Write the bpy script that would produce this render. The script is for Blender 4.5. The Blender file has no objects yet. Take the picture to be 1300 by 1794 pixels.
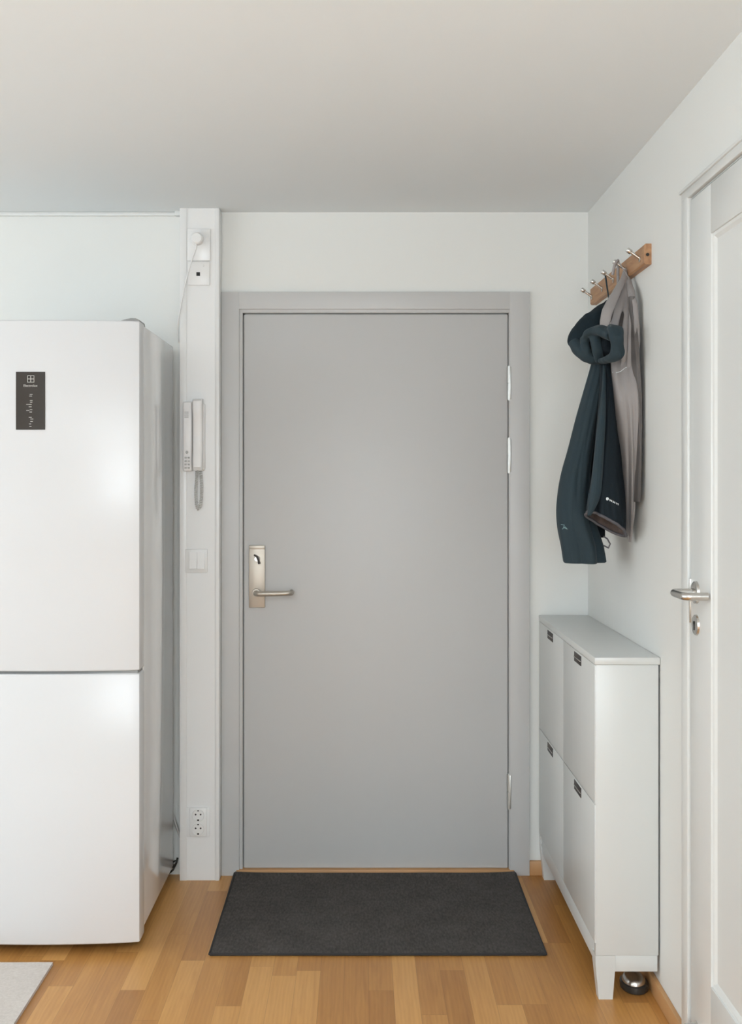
import bpy, bmesh, math, random
from mathutils import Vector, Matrix, noise
from mathutils.bvhtree import BVHTree

S = bpy.context.scene
C = S.collection
PI = math.pi

# ---------------------------------------------------------------- camera, light, exposure
EYE = 1.366            # eye height
FPX = 2046.0           # focal length in pixels of a 1300x1794 frame
VX, VY = 632.0, 841.0  # vanishing point
cam = bpy.data.cameras.new('camera')
cam.sensor_fit = 'AUTO'
cam.sensor_width = 36.0
cam.lens = 36.0 * FPX / 1794.0
cam.shift_x = (650.0 - VX) / 1794.0
cam.shift_y = -(897.0 - VY) / 1794.0
cam.clip_start = 0.05
cam_o = bpy.data.objects.new('camera', cam)
cam_o.location = (0, 0, EYE)
cam_o.rotation_euler = (PI / 2, 0, 0)
C.objects.link(cam_o)
S.camera = cam_o

S.view_settings.view_transform = 'Standard'
S.view_settings.look = 'None'
S.view_settings.exposure = 0.27
S.view_settings.gamma = 1.0
S.view_settings.use_curve_mapping = False

w = bpy.data.worlds.new('daylight')
S.world = w
w.use_nodes = True
w.node_tree.nodes['Background'].inputs[0].default_value = (0.80, 0.90, 1.0, 1)
w.node_tree.nodes['Background'].inputs[1].default_value = 1.0

LEFT_X, REAR_Y, WALL_X, WALL_Y, CEIL = -3.3, -3.2, 0.787, 4.045, 2.293

def area(name, loc, rot, sx, sy, power, col):
    l = bpy.data.lights.new(name, 'AREA')
    l.shape = 'RECTANGLE'
    l.size, l.size_y, l.energy, l.color = sx, sy, power, col
    o = bpy.data.objects.new(name, l)
    o.location = loc
    o.rotation_euler = rot
    C.objects.link(o)
    return o

# daylight entering through the three windows of the room (left wall twice, rear wall)
DAY = (0.845, 0.93, 1.0)
area('left_window_daylight', (LEFT_X + 0.06, 0.9, 1.42), (0, -PI / 2, 0), 1.5, 2.2, 23, (0.88, 0.94, 0.98))
area('kitchen_window_daylight', (LEFT_X + 0.06, 2.85, 1.5), (0, -PI / 2, 0), 1.3, 1.3, 12, (0.88, 0.935, 0.98))
area('rear_window_daylight', (-0.25, REAR_Y + 0.06, 1.62), (PI / 2, 0, 0), 1.7, 1.2, 58, DAY)
# added unseen fill light behind the viewer, turned against the ceiling
area('ceiling_fill', (-0.5, -0.7, 1.55), (PI, 0, 0), 0.8, 0.8, 85, DAY)

# ---------------------------------------------------------------- materials
def mat(name, col, rough=0.5, metal=0.0, coat=0.0, spec=0.5, bump=0.0, bump_scale=200.0, var=0.0, var_scale=6.0, sheen=0.0):
    m = bpy.data.materials.new(name)
    m.use_nodes = True
    nt = m.node_tree
    b = nt.nodes['Principled BSDF']
    b.inputs['Base Color'].default_value = (*col, 1)
    b.inputs['Roughness'].default_value = rough
    b.inputs['Metallic'].default_value = metal
    b.inputs['Specular IOR Level'].default_value = spec
    b.inputs['Coat Weight'].default_value = coat
    b.inputs['Coat Roughness'].default_value = 0.05
    b.inputs['Sheen Weight'].default_value = sheen
    tc = nt.nodes.new('ShaderNodeTexCoord')
    if var:
        n = nt.nodes.new('ShaderNodeTexNoise')
        n.inputs['Scale'].default_value = var_scale
        n.inputs['Detail'].default_value = 5
        nt.links.new(tc.outputs['Object'], n.inputs['Vector'])
        mx = nt.nodes.new('ShaderNodeMix')
        mx.data_type = 'RGBA'
        mx.inputs[6].default_value = (*[c * (1 - var) for c in col], 1)
        mx.inputs[7].default_value = (*[min(1, c * (1 + var)) for c in col], 1)
        nt.links.new(n.outputs['Fac'], mx.inputs[0])
        nt.links.new(mx.outputs[2], b.inputs['Base Color'])
    if bump:
        n = nt.nodes.new('ShaderNodeTexNoise')
        n.inputs['Scale'].default_value = bump_scale
        n.inputs['Detail'].default_value = 3
        nt.links.new(tc.outputs['Object'], n.inputs['Vector'])
        bp = nt.nodes.new('ShaderNodeBump')
        bp.inputs['Strength'].default_value = bump
        bp.inputs['Distance'].default_value = 0.002
        nt.links.new(n.outputs['Fac'], bp.inputs['Height'])
        nt.links.new(bp.outputs['Normal'], b.inputs['Normal'])
    return m

M = {}
M['wall'] = mat('wall_paint', (0.80, 0.805, 0.775), 0.62, bump=0.10, bump_scale=160)
M['ceil'] = mat('ceiling_paint', (0.84, 0.875, 0.885), 0.9, bump=0.05, bump_scale=200)
M['trim'] = mat('white_trim_paint', (0.75, 0.76, 0.74), 0.35)
M['post'] = mat('white_column_paint', (0.83, 0.825, 0.81), 0.28)
M['grey'] = mat('grey_door_paint', (0.57, 0.565, 0.555), 0.42, bump=0.04, bump_scale=300)
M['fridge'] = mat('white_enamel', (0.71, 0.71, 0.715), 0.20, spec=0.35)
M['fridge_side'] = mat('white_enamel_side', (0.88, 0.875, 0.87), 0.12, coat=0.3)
M['gasket'] = mat('grey_gasket', (0.30, 0.30, 0.29), 0.6)
M['darkplastic'] = mat('dark_plastic', (0.035, 0.033, 0.030), 0.25)
M['display'] = mat('black_glass_panel', (0.040, 0.034, 0.031), 0.10, coat=0.4)
M['print'] = mat('silver_print', (0.50, 0.48, 0.45), 0.4, metal=0.3)
M['steel'] = mat('brushed_steel', (0.62, 0.60, 0.57), 0.27, metal=1.0)
M['nickel'] = mat('satin_nickel', (0.50, 0.455, 0.395), 0.45, metal=0.75, bump=0.05, bump_scale=400)
M['hinge'] = mat('galvanised_hinge', (0.55, 0.56, 0.54), 0.38, metal=0.8)
M['cab'] = mat('white_foil_cabinet', (0.67, 0.68, 0.66), 0.30)
M['bronze'] = mat('dark_bronze', (0.040, 0.033, 0.031), 0.5, metal=0.2)
M['plastic'] = mat('white_plastic', (0.83, 0.82, 0.80), 0.32)
M['phone'] = mat('ivory_white_plastic', (0.90, 0.88, 0.865), 0.35)
M['plasgrey'] = mat('pale_grey_plastic', (0.52, 0.51, 0.49), 0.5)
M['cordgrey'] = mat('off_white_cord', (0.66, 0.65, 0.62), 0.6)
M['black'] = mat('black_hole', (0.01, 0.01, 0.01), 0.6)
M['skirt'] = mat('oak_skirting', (0.50, 0.27, 0.115), 0.45, var=0.12, var_scale=9)
M['teal'] = mat('teal_softshell', (0.024, 0.041, 0.051), 0.80, bump=0.25, bump_scale=500, var=0.10, sheen=0.05, spec=0.3)
M['tealdark'] = mat('teal_recess_shade', (0.008, 0.012, 0.016), 0.9, bump=0.2, bump_scale=400, spec=0.2)  # near-black colour standing in for shade in the teal jacket's recesses
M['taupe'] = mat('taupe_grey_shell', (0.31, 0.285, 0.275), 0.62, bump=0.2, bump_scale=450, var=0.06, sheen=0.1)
M['taupeshade'] = mat('shaded_taupe_shell', (0.13, 0.118, 0.112), 0.7, bump=0.2, bump_scale=450)  # same taupe cloth, with the shade of its far side in the colour
M['taupedark'] = mat('dark_taupe_gap_shade', (0.085, 0.072, 0.066), 0.8, bump=0.2, bump_scale=450)  # shade between the hood folds, put into a dark colour
M['brownlin'] = mat('brown_lining', (0.085, 0.062, 0.055), 0.8, bump=0.4, bump_scale=200, var=0.35, var_scale=60)
M['greycuff'] = mat('grey_cuff_band', (0.10, 0.095, 0.105), 0.7, bump=0.3, bump_scale=500)
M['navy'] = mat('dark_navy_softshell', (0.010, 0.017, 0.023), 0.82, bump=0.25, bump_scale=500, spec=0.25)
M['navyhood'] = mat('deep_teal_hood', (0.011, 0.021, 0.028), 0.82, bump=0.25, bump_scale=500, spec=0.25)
M['whiteprint'] = mat('white_print', (0.75, 0.78, 0.78), 0.6)
M['tealprint'] = mat('pale_teal_print', (0.22, 0.34, 0.35), 0.6)
M['glass'] = mat('window_glass', (0.95, 0.97, 0.97), 0.02)

def nodes_of(m):
    return m.node_tree.nodes, m.node_tree.links, m.node_tree.nodes['Principled BSDF']

def mathn(nt, op, a, b=None, clamp=False):
    n = nt.nodes.new('ShaderNodeMath')
    n.operation = op
    n.use_clamp = clamp
    for i, v in enumerate((a, b)):
        if v is None:
            continue
        if isinstance(v, (int, float)):
            n.inputs[i].default_value = v
        else:
            nt.links.new(v, n.inputs[i])
    return n.outputs[0]

def parquet():
    m = bpy.data.materials.new('oak_parquet')
    m.use_nodes = True
    nt = m.node_tree
    L = nt.links
    b = nt.nodes['Principled BSDF']
    g = nt.nodes.new('ShaderNodeNewGeometry')
    sep = nt.nodes.new('ShaderNodeSeparateXYZ')
    L.new(g.outputs['Position'], sep.inputs[0])
    x, y = sep.outputs[0], sep.outputs[1]
    WID, LEN = 0.0665, 0.56
    u = mathn(nt, 'DIVIDE', mathn(nt, 'ADD', x, 10.02), WID)
    row = mathn(nt, 'FLOOR', u)
    fu = mathn(nt, 'FRACT', u)
    wn = nt.nodes.new('ShaderNodeTexWhiteNoise')
    wn.noise_dimensions = '1D'
    L.new(row, wn.inputs['W'])
    v = mathn(nt, 'ADD', mathn(nt, 'DIVIDE', mathn(nt, 'ADD', y, 20.0), LEN), mathn(nt, 'MULTIPLY', wn.outputs['Value'], 7.0))
    col = mathn(nt, 'FLOOR', v)
    fv = mathn(nt, 'FRACT', v)
    cmb = nt.nodes.new('ShaderNodeCombineXYZ')
    L.new(row, cmb.inputs[0]); L.new(col, cmb.inputs[1])
    wn2 = nt.nodes.new('ShaderNodeTexWhiteNoise')
    wn2.noise_dimensions = '3D'
    L.new(cmb.outputs[0], wn2.inputs['Vector'])
    rnd = wn2.outputs['Value']
    # grain coordinates: stretched along the boards, offset per board
    gc = nt.nodes.new('ShaderNodeCombineXYZ')
    L.new(mathn(nt, 'MULTIPLY', x, 14.0), gc.inputs[0])
    L.new(mathn(nt, 'MULTIPLY', y, 1.1), gc.inputs[1])
    L.new(mathn(nt, 'MULTIPLY', rnd, 37.0), gc.inputs[2])
    n1 = nt.nodes.new('ShaderNodeTexNoise')
    n1.inputs['Scale'].default_value = 2.2
    n1.inputs['Detail'].default_value = 6
    n1.inputs['Roughness'].default_value = 0.62
    n1.inputs['Distortion'].default_value = 1.2
    L.new(gc.outputs[0], n1.inputs['Vector'])
    wv = nt.nodes.new('ShaderNodeTexWave')
    wv.wave_type = 'BANDS'
    wv.bands_direction = 'X'
    wv.inputs['Scale'].default_value = 2.0
    wv.inputs['Distortion'].default_value = 7.0
    wv.inputs['Detail'].default_value = 3
    wv.inputs['Detail Scale'].default_value = 1.2
    L.new(gc.outputs[0], wv.inputs['Vector'])
    fine = nt.nodes.new('ShaderNodeTexNoise')
    fine.inputs['Scale'].default_value = 14
    fine.inputs['Detail'].default_value = 4
    L.new(gc.outputs[0], fine.inputs['Vector'])
    ramp = nt.nodes.new('ShaderNodeValToRGB')
    ramp.color_ramp.elements[0].color = (0.335, 0.134, 0.030, 1)
    ramp.color_ramp.elements[1].color = (0.720, 0.385, 0.130, 1)
    e = ramp.color_ramp.elements.new(0.5)
    e.color = (0.535, 0.255, 0.070, 1)
    s = mathn(nt, 'ADD', mathn(nt, 'MULTIPLY', rnd, 0.64), mathn(nt, 'MULTIPLY', n1.outputs['Fac'], 0.62))
    s = mathn(nt, 'ADD', s, mathn(nt, 'MULTIPLY', wv.outputs['Fac'], 0.08))
    s = mathn(nt, 'ADD', s, mathn(nt, 'MULTIPLY', fine.outputs['Fac'], 0.14))
    s = mathn(nt, 'SUBTRACT', s, 0.23, True)
    L.new(s, ramp.inputs[0])
    # joints
    eu = mathn(nt, 'MINIMUM', fu, mathn(nt, 'SUBTRACT', 1.0, fu))
    ev = mathn(nt, 'MINIMUM', fv, mathn(nt, 'SUBTRACT', 1.0, fv))
    j = mathn(nt, 'MINIMUM', mathn(nt, 'DIVIDE', eu, 0.018), mathn(nt, 'DIVIDE', ev, 0.0022), True)
    jm = mathn(nt, 'ADD', mathn(nt, 'MULTIPLY', j, 0.26), 0.74)
    mul = nt.nodes.new('ShaderNodeMix')
    mul.data_type = 'RGBA'
    mul.blend_type = 'MULTIPLY'
    mul.inputs[0].default_value = 1.0
    L.new(ramp.outputs[0], mul.inputs[6])
    L.new(jm, mul.inputs[7])
    L.new(mul.outputs[2], b.inputs['Base Color'])
    b.inputs['Roughness'].default_value = 0.36
    b.inputs['Specular IOR Level'].default_value = 0.45
    return m
M['floor'] = parquet()

def rack_wood():
    m = bpy.data.materials.new('oiled_oak')
    m.use_nodes = True
    nt = m.node_tree; L = nt.links
    b = nt.nodes['Principled BSDF']
    tc = nt.nodes.new('ShaderNodeTexCoord')
    mp = nt.nodes.new('ShaderNodeMapping')
    mp.inputs['Scale'].default_value = (20, 1.6, 16)
    L.new(tc.outputs['Object'], mp.inputs[0])
    n = nt.nodes.new('ShaderNodeTexNoise')
    n.inputs['Scale'].default_value = 2.5
    n.inputs['Detail'].default_value = 6
    n.inputs['Distortion'].default_value = 0.8
    L.new(mp.outputs[0], n.inputs['Vector'])
    r = nt.nodes.new('ShaderNodeValToRGB')
    r.color_ramp.elements[0].position = 0.25
    r.color_ramp.elements[0].color = (0.30, 0.135, 0.060, 1)
    r.color_ramp.elements[1].position = 0.75
    r.color_ramp.elements[1].color = (0.56, 0.32, 0.155, 1)
    L.new(n.outputs['Fac'], r.inputs[0])
    L.new(r.outputs[0], b.inputs['Base Color'])
    b.inputs['Roughness'].default_value = 0.5
    return m
M['rack'] = rack_wood()

def weave(name, dark, light, scale, rough=0.95, streak=1.0, bump=0.6):
    m = bpy.data.materials.new(name)
    m.use_nodes = True
    nt = m.node_tree; L = nt.links
    b = nt.nodes['Principled BSDF']
    g = nt.nodes.new('ShaderNodeNewGeometry')
    w1 = nt.nodes.new('ShaderNodeTexWave')
    w1.bands_direction = 'X'
    w1.inputs['Scale'].default_value = scale
    w1.inputs['Distortion'].default_value = 1.5
    w1.inputs['Detail'].default_value = 2
    w2 = nt.nodes.new('ShaderNodeTexWave')
    w2.bands_direction = 'Y'
    w2.inputs['Scale'].default_value = scale
    w2.inputs['Distortion'].default_value = 1.5
    w2.inputs['Detail'].default_value = 2
    n = nt.nodes.new('ShaderNodeTexNoise')
    n.inputs['Scale'].default_value = 150
    n.inputs['Detail'].default_value = 5
    mp = nt.nodes.new('ShaderNodeMapping')
    mp.inputs['Scale'].default_value = (1.0, streak, 1.0)
    L.new(g.outputs['Position'], mp.inputs[0])
    L.new(mp.outputs[0], n.inputs['Vector'])
    n2 = nt.nodes.new('ShaderNodeTexNoise')
    n2.inputs['Scale'].default_value = 9
    n2.inputs['Detail'].default_value = 3
    for q in (w1, w2, n2):
        L.new(g.outputs['Position'], q.inputs['Vector'])
    h = mathn(nt, 'MULTIPLY', w1.outputs['Fac'], w2.outputs['Fac'])
    s = mathn(nt, 'ADD', mathn(nt, 'MULTIPLY', h, 0.30), mathn(nt, 'MULTIPLY', n.outputs['Fac'], 0.55))
    s = mathn(nt, 'ADD', s, mathn(nt, 'MULTIPLY', n2.outputs['Fac'], 0.22), True)
    r = nt.nodes.new('ShaderNodeValToRGB')
    r.color_ramp.elements[0].position = 0.22
    r.color_ramp.elements[0].color = (*dark, 1)
    r.color_ramp.elements[1].position = 0.80
    r.color_ramp.elements[1].color = (*light, 1)
    L.new(s, r.inputs[0])
    L.new(r.outputs[0], b.inputs['Base Color'])
    bp = nt.nodes.new('ShaderNodeBump')
    bp.inputs['Strength'].default_value = bump
    bp.inputs['Distance'].default_value = 0.003
    L.new(s, bp.inputs['Height'])
    L.new(bp.outputs['Normal'], b.inputs['Normal'])
    b.inputs['Roughness'].default_value = rough
    b.inputs['Specular IOR Level'].default_value = 0.15
    return m
M['mat'] = weave('charcoal_woven_mat', (0.034, 0.031, 0.029), (0.150, 0.134, 0.124), 90, streak=0.35)
M['rug'] = weave('cream_woven_rug', (0.56, 0.50, 0.45), (0.80, 0.74, 0.69), 110, bump=0.3)
M['matedge'] = mat('charcoal_mat_binding', (0.030, 0.028, 0.028), 0.9)

# ---------------------------------------------------------------- helpers
def px(X, Y, y):
    """world point seen at photo pixel (X, Y) when it stands at depth y"""
    return Vector(((X - VX) * y / FPX, y, EYE - (Y - VY) * y / FPX))

class MB:
    def __init__(self):
        self.bm = bmesh.new()
    def box(self, x0, x1, y0, y1, z0, z1, bev=0.0, seg=2):
        t = bmesh.new()
        bmesh.ops.create_cube(t, size=1)
        for v in t.verts:
            v.co = Vector((x0 + (v.co.x + .5) * (x1 - x0), y0 + (v.co.y + .5) * (y1 - y0), z0 + (v.co.z + .5) * (z1 - z0)))
        if bev:
            bmesh.ops.bevel(t, geom=t.edges[:], offset=bev, segments=seg, profile=0.5, affect='EDGES', clamp_overlap=True)
        self._add(t)
        return self
    def _add(self, t):
        me = bpy.data.meshes.new('tmp')
        t.to_mesh(me); t.free()
        self.bm.from_mesh(me)
        bpy.data.meshes.remove(me)
    def tube(self, pts, rad, n=16, cap=True, sq=1.0):
        """sweep a round (sq<1: flattened) section along pts; rad number or list"""
        pts = [Vector(p) for p in pts]
        k = len(pts)
        rad = [rad] * k if isinstance(rad, (int, float)) else rad
        T = [(pts[min(i + 1, k - 1)] - pts[max(i - 1, 0)]).normalized() for i in range(k)]
        a = Vector((0, 0, 1)) if abs(T[0].z) < 0.9 else Vector((0, 1, 0))
        u = T[0].cross(a).normalized()
        rings = []
        for i in range(k):
            u = (u - T[i] * u.dot(T[i])).normalized()
            v = T[i].cross(u)
            rings.append([self.bm.verts.new(pts[i] + (u * math.cos(t) + v * math.sin(t) * sq) * rad[i]) for t in [2 * PI * j / n for j in range(n)]])
        for i in range(k - 1):
            for j in range(n):
                self.bm.faces.new((rings[i][j], rings[i][(j + 1) % n], rings[i + 1][(j + 1) % n], rings[i + 1][j]))
        if cap:
            self.bm.faces.new(list(reversed(rings[0])))
            self.bm.faces.new(rings[-1])
        return self
    def lathe(self, prof, origin, axis, n=32):
        """prof: (radius, height along axis)"""
        axis = Vector(axis).normalized()
        origin = Vector(origin)
        a = Vector((0, 0, 1)) if abs(axis.z) < 0.9 else Vector((1, 0, 0))
        u = axis.cross(a).normalized(); v = axis.cross(u)
        rings = []
        for r, h in prof:
            if r < 1e-6:
                rings.append([self.bm.verts.new(origin + axis * h)])
            else:
                rings.append([self.bm.verts.new(origin + axis * h + (u * math.cos(2 * PI * j / n) + v * math.sin(2 * PI * j / n)) * r) for j in range(n)])
        for A, B in zip(rings, rings[1:]):
            for j in range(n):
                q = [A[j % len(A)], A[(j + 1) % len(A)], B[(j + 1) % len(B)], B[j % len(B)]]
                f = []
                for x in q:
                    if x not in f:
                        f.append(x)
                if len(f) > 2:
                    try:
                        self.bm.faces.new(f)
                    except ValueError:
                        pass
        return self
    def prism(self, poly, d):
        """extrude a 3D polygon by vector d"""
        d = Vector(d)
        a = [self.bm.verts.new(Vector(p)) for p in poly]
        b = [self.bm.verts.new(Vector(p) + d) for p in poly]
        self.bm.faces.new(a); self.bm.faces.new(list(reversed(b)))
        n = len(a)
        for i in range(n):
            self.bm.faces.new((a[i], b[i], b[(i + 1) % n], a[(i + 1) % n]))
        return self
    def build(self, name, material, parent=None, smooth=True, angle=35, origin=None):
        bm = self.bm
        bmesh.ops.recalc_face_normals(bm, faces=bm.faces[:])
        if parent is not None:
            o0 = parent.matrix_world.translation.copy() if parent.parent is None else parent['_o']
            o0 = Vector(parent['_o'])
        elif origin is not None:
            o0 = Vector(origin)
        else:
            lo = Vector([min(v.co[i] for v in bm.verts) for i in range(3)])
            hi = Vector([max(v.co[i] for v in bm.verts) for i in range(3)])
            o0 = Vector(((lo.x + hi.x) / 2, (lo.y + hi.y) / 2, lo.z))
        for v in bm.verts:
            v.co -= o0
        if smooth:
            for f in bm.faces:
                f.smooth = True
            lim = math.radians(angle)
            for e in bm.edges:
                if len(e.link_faces) == 2 and e.link_faces[0].normal.angle(e.link_faces[1].normal, 0) > lim:
                    e.smooth = False
        me = bpy.data.meshes.new(name)
        bm.to_mesh(me); bm.free()
        me.materials.append(material)
        o = bpy.data.objects.new(name, me)
        C.objects.link(o)
        if parent is not None:
            o.parent = parent
        else:
            o.location = o0
        o['_o'] = list(o0)
        return o

def thing(name, label, cat, loc, group=None, kind=None):
    o = bpy.data.objects.new(name, None)
    o.empty_display_size = 0.05
    o.location = loc
    o['_o'] = list(loc)
    C.objects.link(o)
    tag(o, label, cat, group, kind)
    return o

def tag(o, label=None, cat=None, group=None, kind=None):
    if label: o['label'] = label
    if cat: o['category'] = cat
    if group: o['group'] = group
    if kind: o['kind'] = kind
    return o

def struct(name, mb, m, label, cat, **k):
    return tag(mb.build(name, m, None, **k), label, cat, None, 'structure')

def B(*a, **k):
    return MB().box(*a, **k)

def text_part(body, size, name, m, parent, mw, depth=0.0006):
    """lettering as a solid mesh, mw places it"""
    cu = bpy.data.curves.new(name, 'FONT')
    cu.body = body; cu.size = size; cu.extrude = depth
    cu.align_x = 'CENTER'; cu.align_y = 'CENTER'
    t = bpy.data.objects.new('t', cu)
    C.objects.link(t)
    bpy.context.view_layer.update()
    me = bpy.data.meshes.new_from_object(t.evaluated_get(bpy.context.evaluated_depsgraph_get()))
    bpy.data.objects.remove(t)
    me.transform(mw)
    bm = MB(); bm.bm.from_mesh(me)
    bpy.data.meshes.remove(me)
    return bm.build(name, m, parent, smooth=False)

# ---------------------------------------------------------------- the room
struct('floor', B(LEFT_X, WALL_X + .1, REAR_Y, WALL_Y + .35, -.05, 0), M['floor'], 'oak strip parquet floor', 'floor', smooth=False)
struct('ceiling', B(LEFT_X - .1, WALL_X + .1, REAR_Y - .1, WALL_Y + .12, CEIL, CEIL + .1), M['ceil'], 'plain white painted ceiling', 'ceiling', smooth=False)

# back wall with the opening of the entrance door
OX0, OX1, OZ = -.47, .572, 2.004
mb = MB()
mb.box(LEFT_X, OX0, WALL_Y, WALL_Y + .12, 0, CEIL)
mb.box(OX1, WALL_X + .1, WALL_Y, WALL_Y + .12, 0, CEIL)
mb.box(OX0, OX1, WALL_Y, WALL_Y + .12, OZ, CEIL)
struct('wall_back', mb, M['wall'], 'white wall around the grey entrance door', 'wall', smooth=False)
# right wall with the opening of the side door
RY0, RY1, RZ = 1.93, 2.79, 2.045
mb = MB()
mb.box(WALL_X, WALL_X + .1, REAR_Y, RY0, 0, CEIL)
mb.box(WALL_X, WALL_X + .1, RY1, WALL_Y, 0, CEIL)
mb.box(WALL_X, WALL_X + .1, RY0, RY1, RZ, CEIL)
struct('wall_right', mb, M['wall'], 'white wall with the coat rack and side door', 'wall', smooth=False)
# rear and left walls with window openings
def holed(x_axis, pos, thick, a0, a1, h0, h1, z0, z1):
    mb = MB()
    def bb(p, q, r, s):
        if x_axis: mb.box(p, q, pos - thick, pos, r, s)
        else: mb.box(pos - thick, pos, p, q, r, s)
    bb(a0, h0, 0, CEIL); bb(h1, a1, 0, CEIL); bb(h0, h1, 0, z0); bb(h0, h1, z1, CEIL)
    return mb
struct('wall_rear', holed(True, REAR_Y, .1, LEFT_X - .1, WALL_X + .1, -1.15, .65, .97, 2.25), M['wall'], 'white wall behind the viewer with a window', 'wall', smooth=False)
lw = holed(False, LEFT_X, .1, REAR_Y, 2.08, -.2, 2.0, .67, 2.17)
lw.box(LEFT_X - .1, LEFT_X, 2.08, 2.15, 0, CEIL); lw.box(LEFT_X - .1, LEFT_X, 3.55, WALL_Y + .12, 0, CEIL)
lw.box(LEFT_X - .1, LEFT_X, 2.15, 3.55, 0, .80); lw.box(LEFT_X - .1, LEFT_X, 2.15, 3.55, 2.20, CEIL)
struct('wall_left', lw, M['wall'], 'white wall on the left with a window', 'wall', smooth=False)
def window(n, x_axis, pos, a0, a1, z0, z1):
    t = thing('window_%d' % n, 'white framed window with two panes', 'window', (pos if not x_axis else (a0 + a1) / 2, pos if x_axis else (a0 + a1) / 2, z0), kind='structure')
    mb = MB(); g = MB()
    def bb(m, p, q, r, s, d0, d1):
        if x_axis: m.box(p, q, pos - d1, pos - d0, r, s)
        else: m.box(pos - d1, pos - d0, p, q, r, s)
    mid = (a0 + a1) / 2
    for p, q, r, s in ((a0, a0 + .06, z0, z1), (a1 - .06, a1, z0, z1), (a0, a1, z0, z0 + .06), (a0, a1, z1 - .06, z1), (mid - .04, mid + .04, z0, z1)):
        bb(mb, p, q, r, s, .03, .09)
    bb(g, a0 + .03, a1 - .03, z0 + .03, z1 - .03, .055, .062)
    mb.build('window_frame', M['trim'], t, smooth=False)
    gm = bpy.data.materials.get('clear_pane')
    if not gm:
        gm = bpy.data.materials.new('clear_pane'); gm.use_nodes = True
        b = gm.node_tree.nodes['Principled BSDF']
        b.inputs['Transmission Weight'].default_value = 1.0
        b.inputs['Roughness'].default_value = 0.0
        b.inputs['IOR'].default_value = 1.45
    g.build('pane', gm, t, smooth=False)
window(1, False, LEFT_X, -.2, 2.0, .67, 2.17)
window(2, True, REAR_Y, -1.15, .65, .97, 2.25)
window(3, False, LEFT_X, 2.15, 3.55, .80, 2.20)

# boxed column between fridge and door frame
PY0 = 3.985
mb = B(-.617, -.483, PY0, WALL_Y, 0, CEIL)
mb.box(-.6175, -.5935, PY0 - .0035, PY0 + .01, 0, CEIL, bev=.0012)
mb.box(-.4965, -.4815, PY0 - .006, WALL_Y, 0, CEIL, bev=.003)
struct('wall_column', mb, M['post'], 'narrow white boxed column between fridge and grey door frame', 'column')
mb = B(LEFT_X, -.617, WALL_Y - .010, WALL_Y, CEIL - .014, CEIL, bev=.003)
mb.box(-.640, -.612, WALL_Y - .03, WALL_Y, CEIL - .016, CEIL, bev=.003)
struct('trim_1', mb, M['trim'], 'thin white cable trunking along the ceiling above the fridge', 'trim')
struct('baseboard_back', B(.583, WALL_X, WALL_Y - .013, WALL_Y, 0, .05, bev=.002), M['skirt'], 'short oak baseboard right of the entrance door', 'baseboard')
struct('baseboard_right', B(WALL_X - .013, WALL_X, 2.835, WALL_Y - .013, 0, .045, bev=.002), M['skirt'], 'oak baseboard along the right wall', 'baseboard')
# threshold and what lies under the closed door
struct('trim_2', B(-.43, .53, 4.028, 4.155, 0, .021, bev=.003), M['skirt'], 'oak threshold strip under the grey entrance door', 'threshold')

# ---------------------------------------------------------------- entrance door
d1 = thing('door_1', 'grey steel entrance door with grey frame and satin lever handle', 'door', (.05, WALL_Y, 0), kind='structure')
CY = 4.030
mb = MB()
cx0, cx1, cz = -.4815, .583, 2.016
ix0, ix1, iz = -.4195, .5145, 1.956
mb.box(cx0, ix0, CY, WALL_Y + .0, 0, cz, bev=.0015)
mb.box(ix1, cx1, CY, WALL_Y + .0, 0, cz, bev=.0015)
mb.box(ix0 - .001, ix1 + .001, CY, WALL_Y + .0, iz, cz, bev=.0015)
mb.build('casing', M['grey'], d1)
mb = MB()     # jamb: a rebated lining behind the casing
jx0, jx1, jz = -.4085, .5125, 1.9445
mb.box(cx0 + .012, jx0, CY + .008, WALL_Y + .115, 0, cz - .012, bev=.0015)
mb.box(jx1, cx1 - .012, CY + .008, WALL_Y + .115, 0, cz - .012, bev=.0015)
mb.box(jx0 - .001, jx1 + .001, CY + .008, WALL_Y + .115, jz, cz - .012, bev=.0015)
mb.build('jamb', M['grey'], d1)
LY = 4.046
leaf = B(jx0 + .0045, jx1 - .0035, LY, LY + .05, .022, jz - .0045, bev=.002).build('leaf', M['grey'], d1)
# dark rubber seal in the gap
mb = MB()
mb.box(jx0 - .002, jx0 + .007, LY + .012, LY + .06, .02, jz)
mb.box(jx1 - .007, jx1 + .002, LY + .012, LY + .06, .02, jz)
mb.box(jx0, jx1, LY + .012, LY + .06, jz - .007, jz + .002)
mb.build('seal', M['gasket'], d1, smooth=False)
# lock plate, thumb turn, lever
pl = MB().box(-.387, -.331, LY - .011, LY + .001, .925, 1.140, bev=.002)
pl.box(-.3855, -.3325, LY - .013, LY - .008, 1.127, 1.1395, bev=.001)
pl.build('lock_plate', M['nickel'], d1)
mb = MB()
c = Vector((-.358, LY - .011, 1.094))
mb.lathe([(0, .013), (.0085, .013), (.0095, .011), (.0105, 0)], c, (0, -1, 0), 28)
mb.build('lock_cylinder', M['steel'], d1)
mb = MB()
mb.tube([c + Vector((-.009, -.016, .014)), c + Vector((.000, -.018, .010)), c + Vector((.006, -.018, -.003)), c + Vector((.009, -.016, -.016))], [.0028, .0036, .0036, .0048], 10)
mb.build('thumb_turn', M['bronze'], d1)
hz = .977
mb = MB()
mb.lathe([(.0, .010), (.0135, .010), (.0145, .008), (.0145, 0)], (-.360, LY - .011, hz), (0, -1, 0), 24)
path = [(-.360, LY - .012, hz), (-.360, LY - .045, hz)]
for k in range(1, 7):
    a = k / 6 * PI / 2
    path.append((-.360 + .014 * (1 - math.cos(a)), LY - .045 - .014 * math.sin(a), hz))
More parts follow.
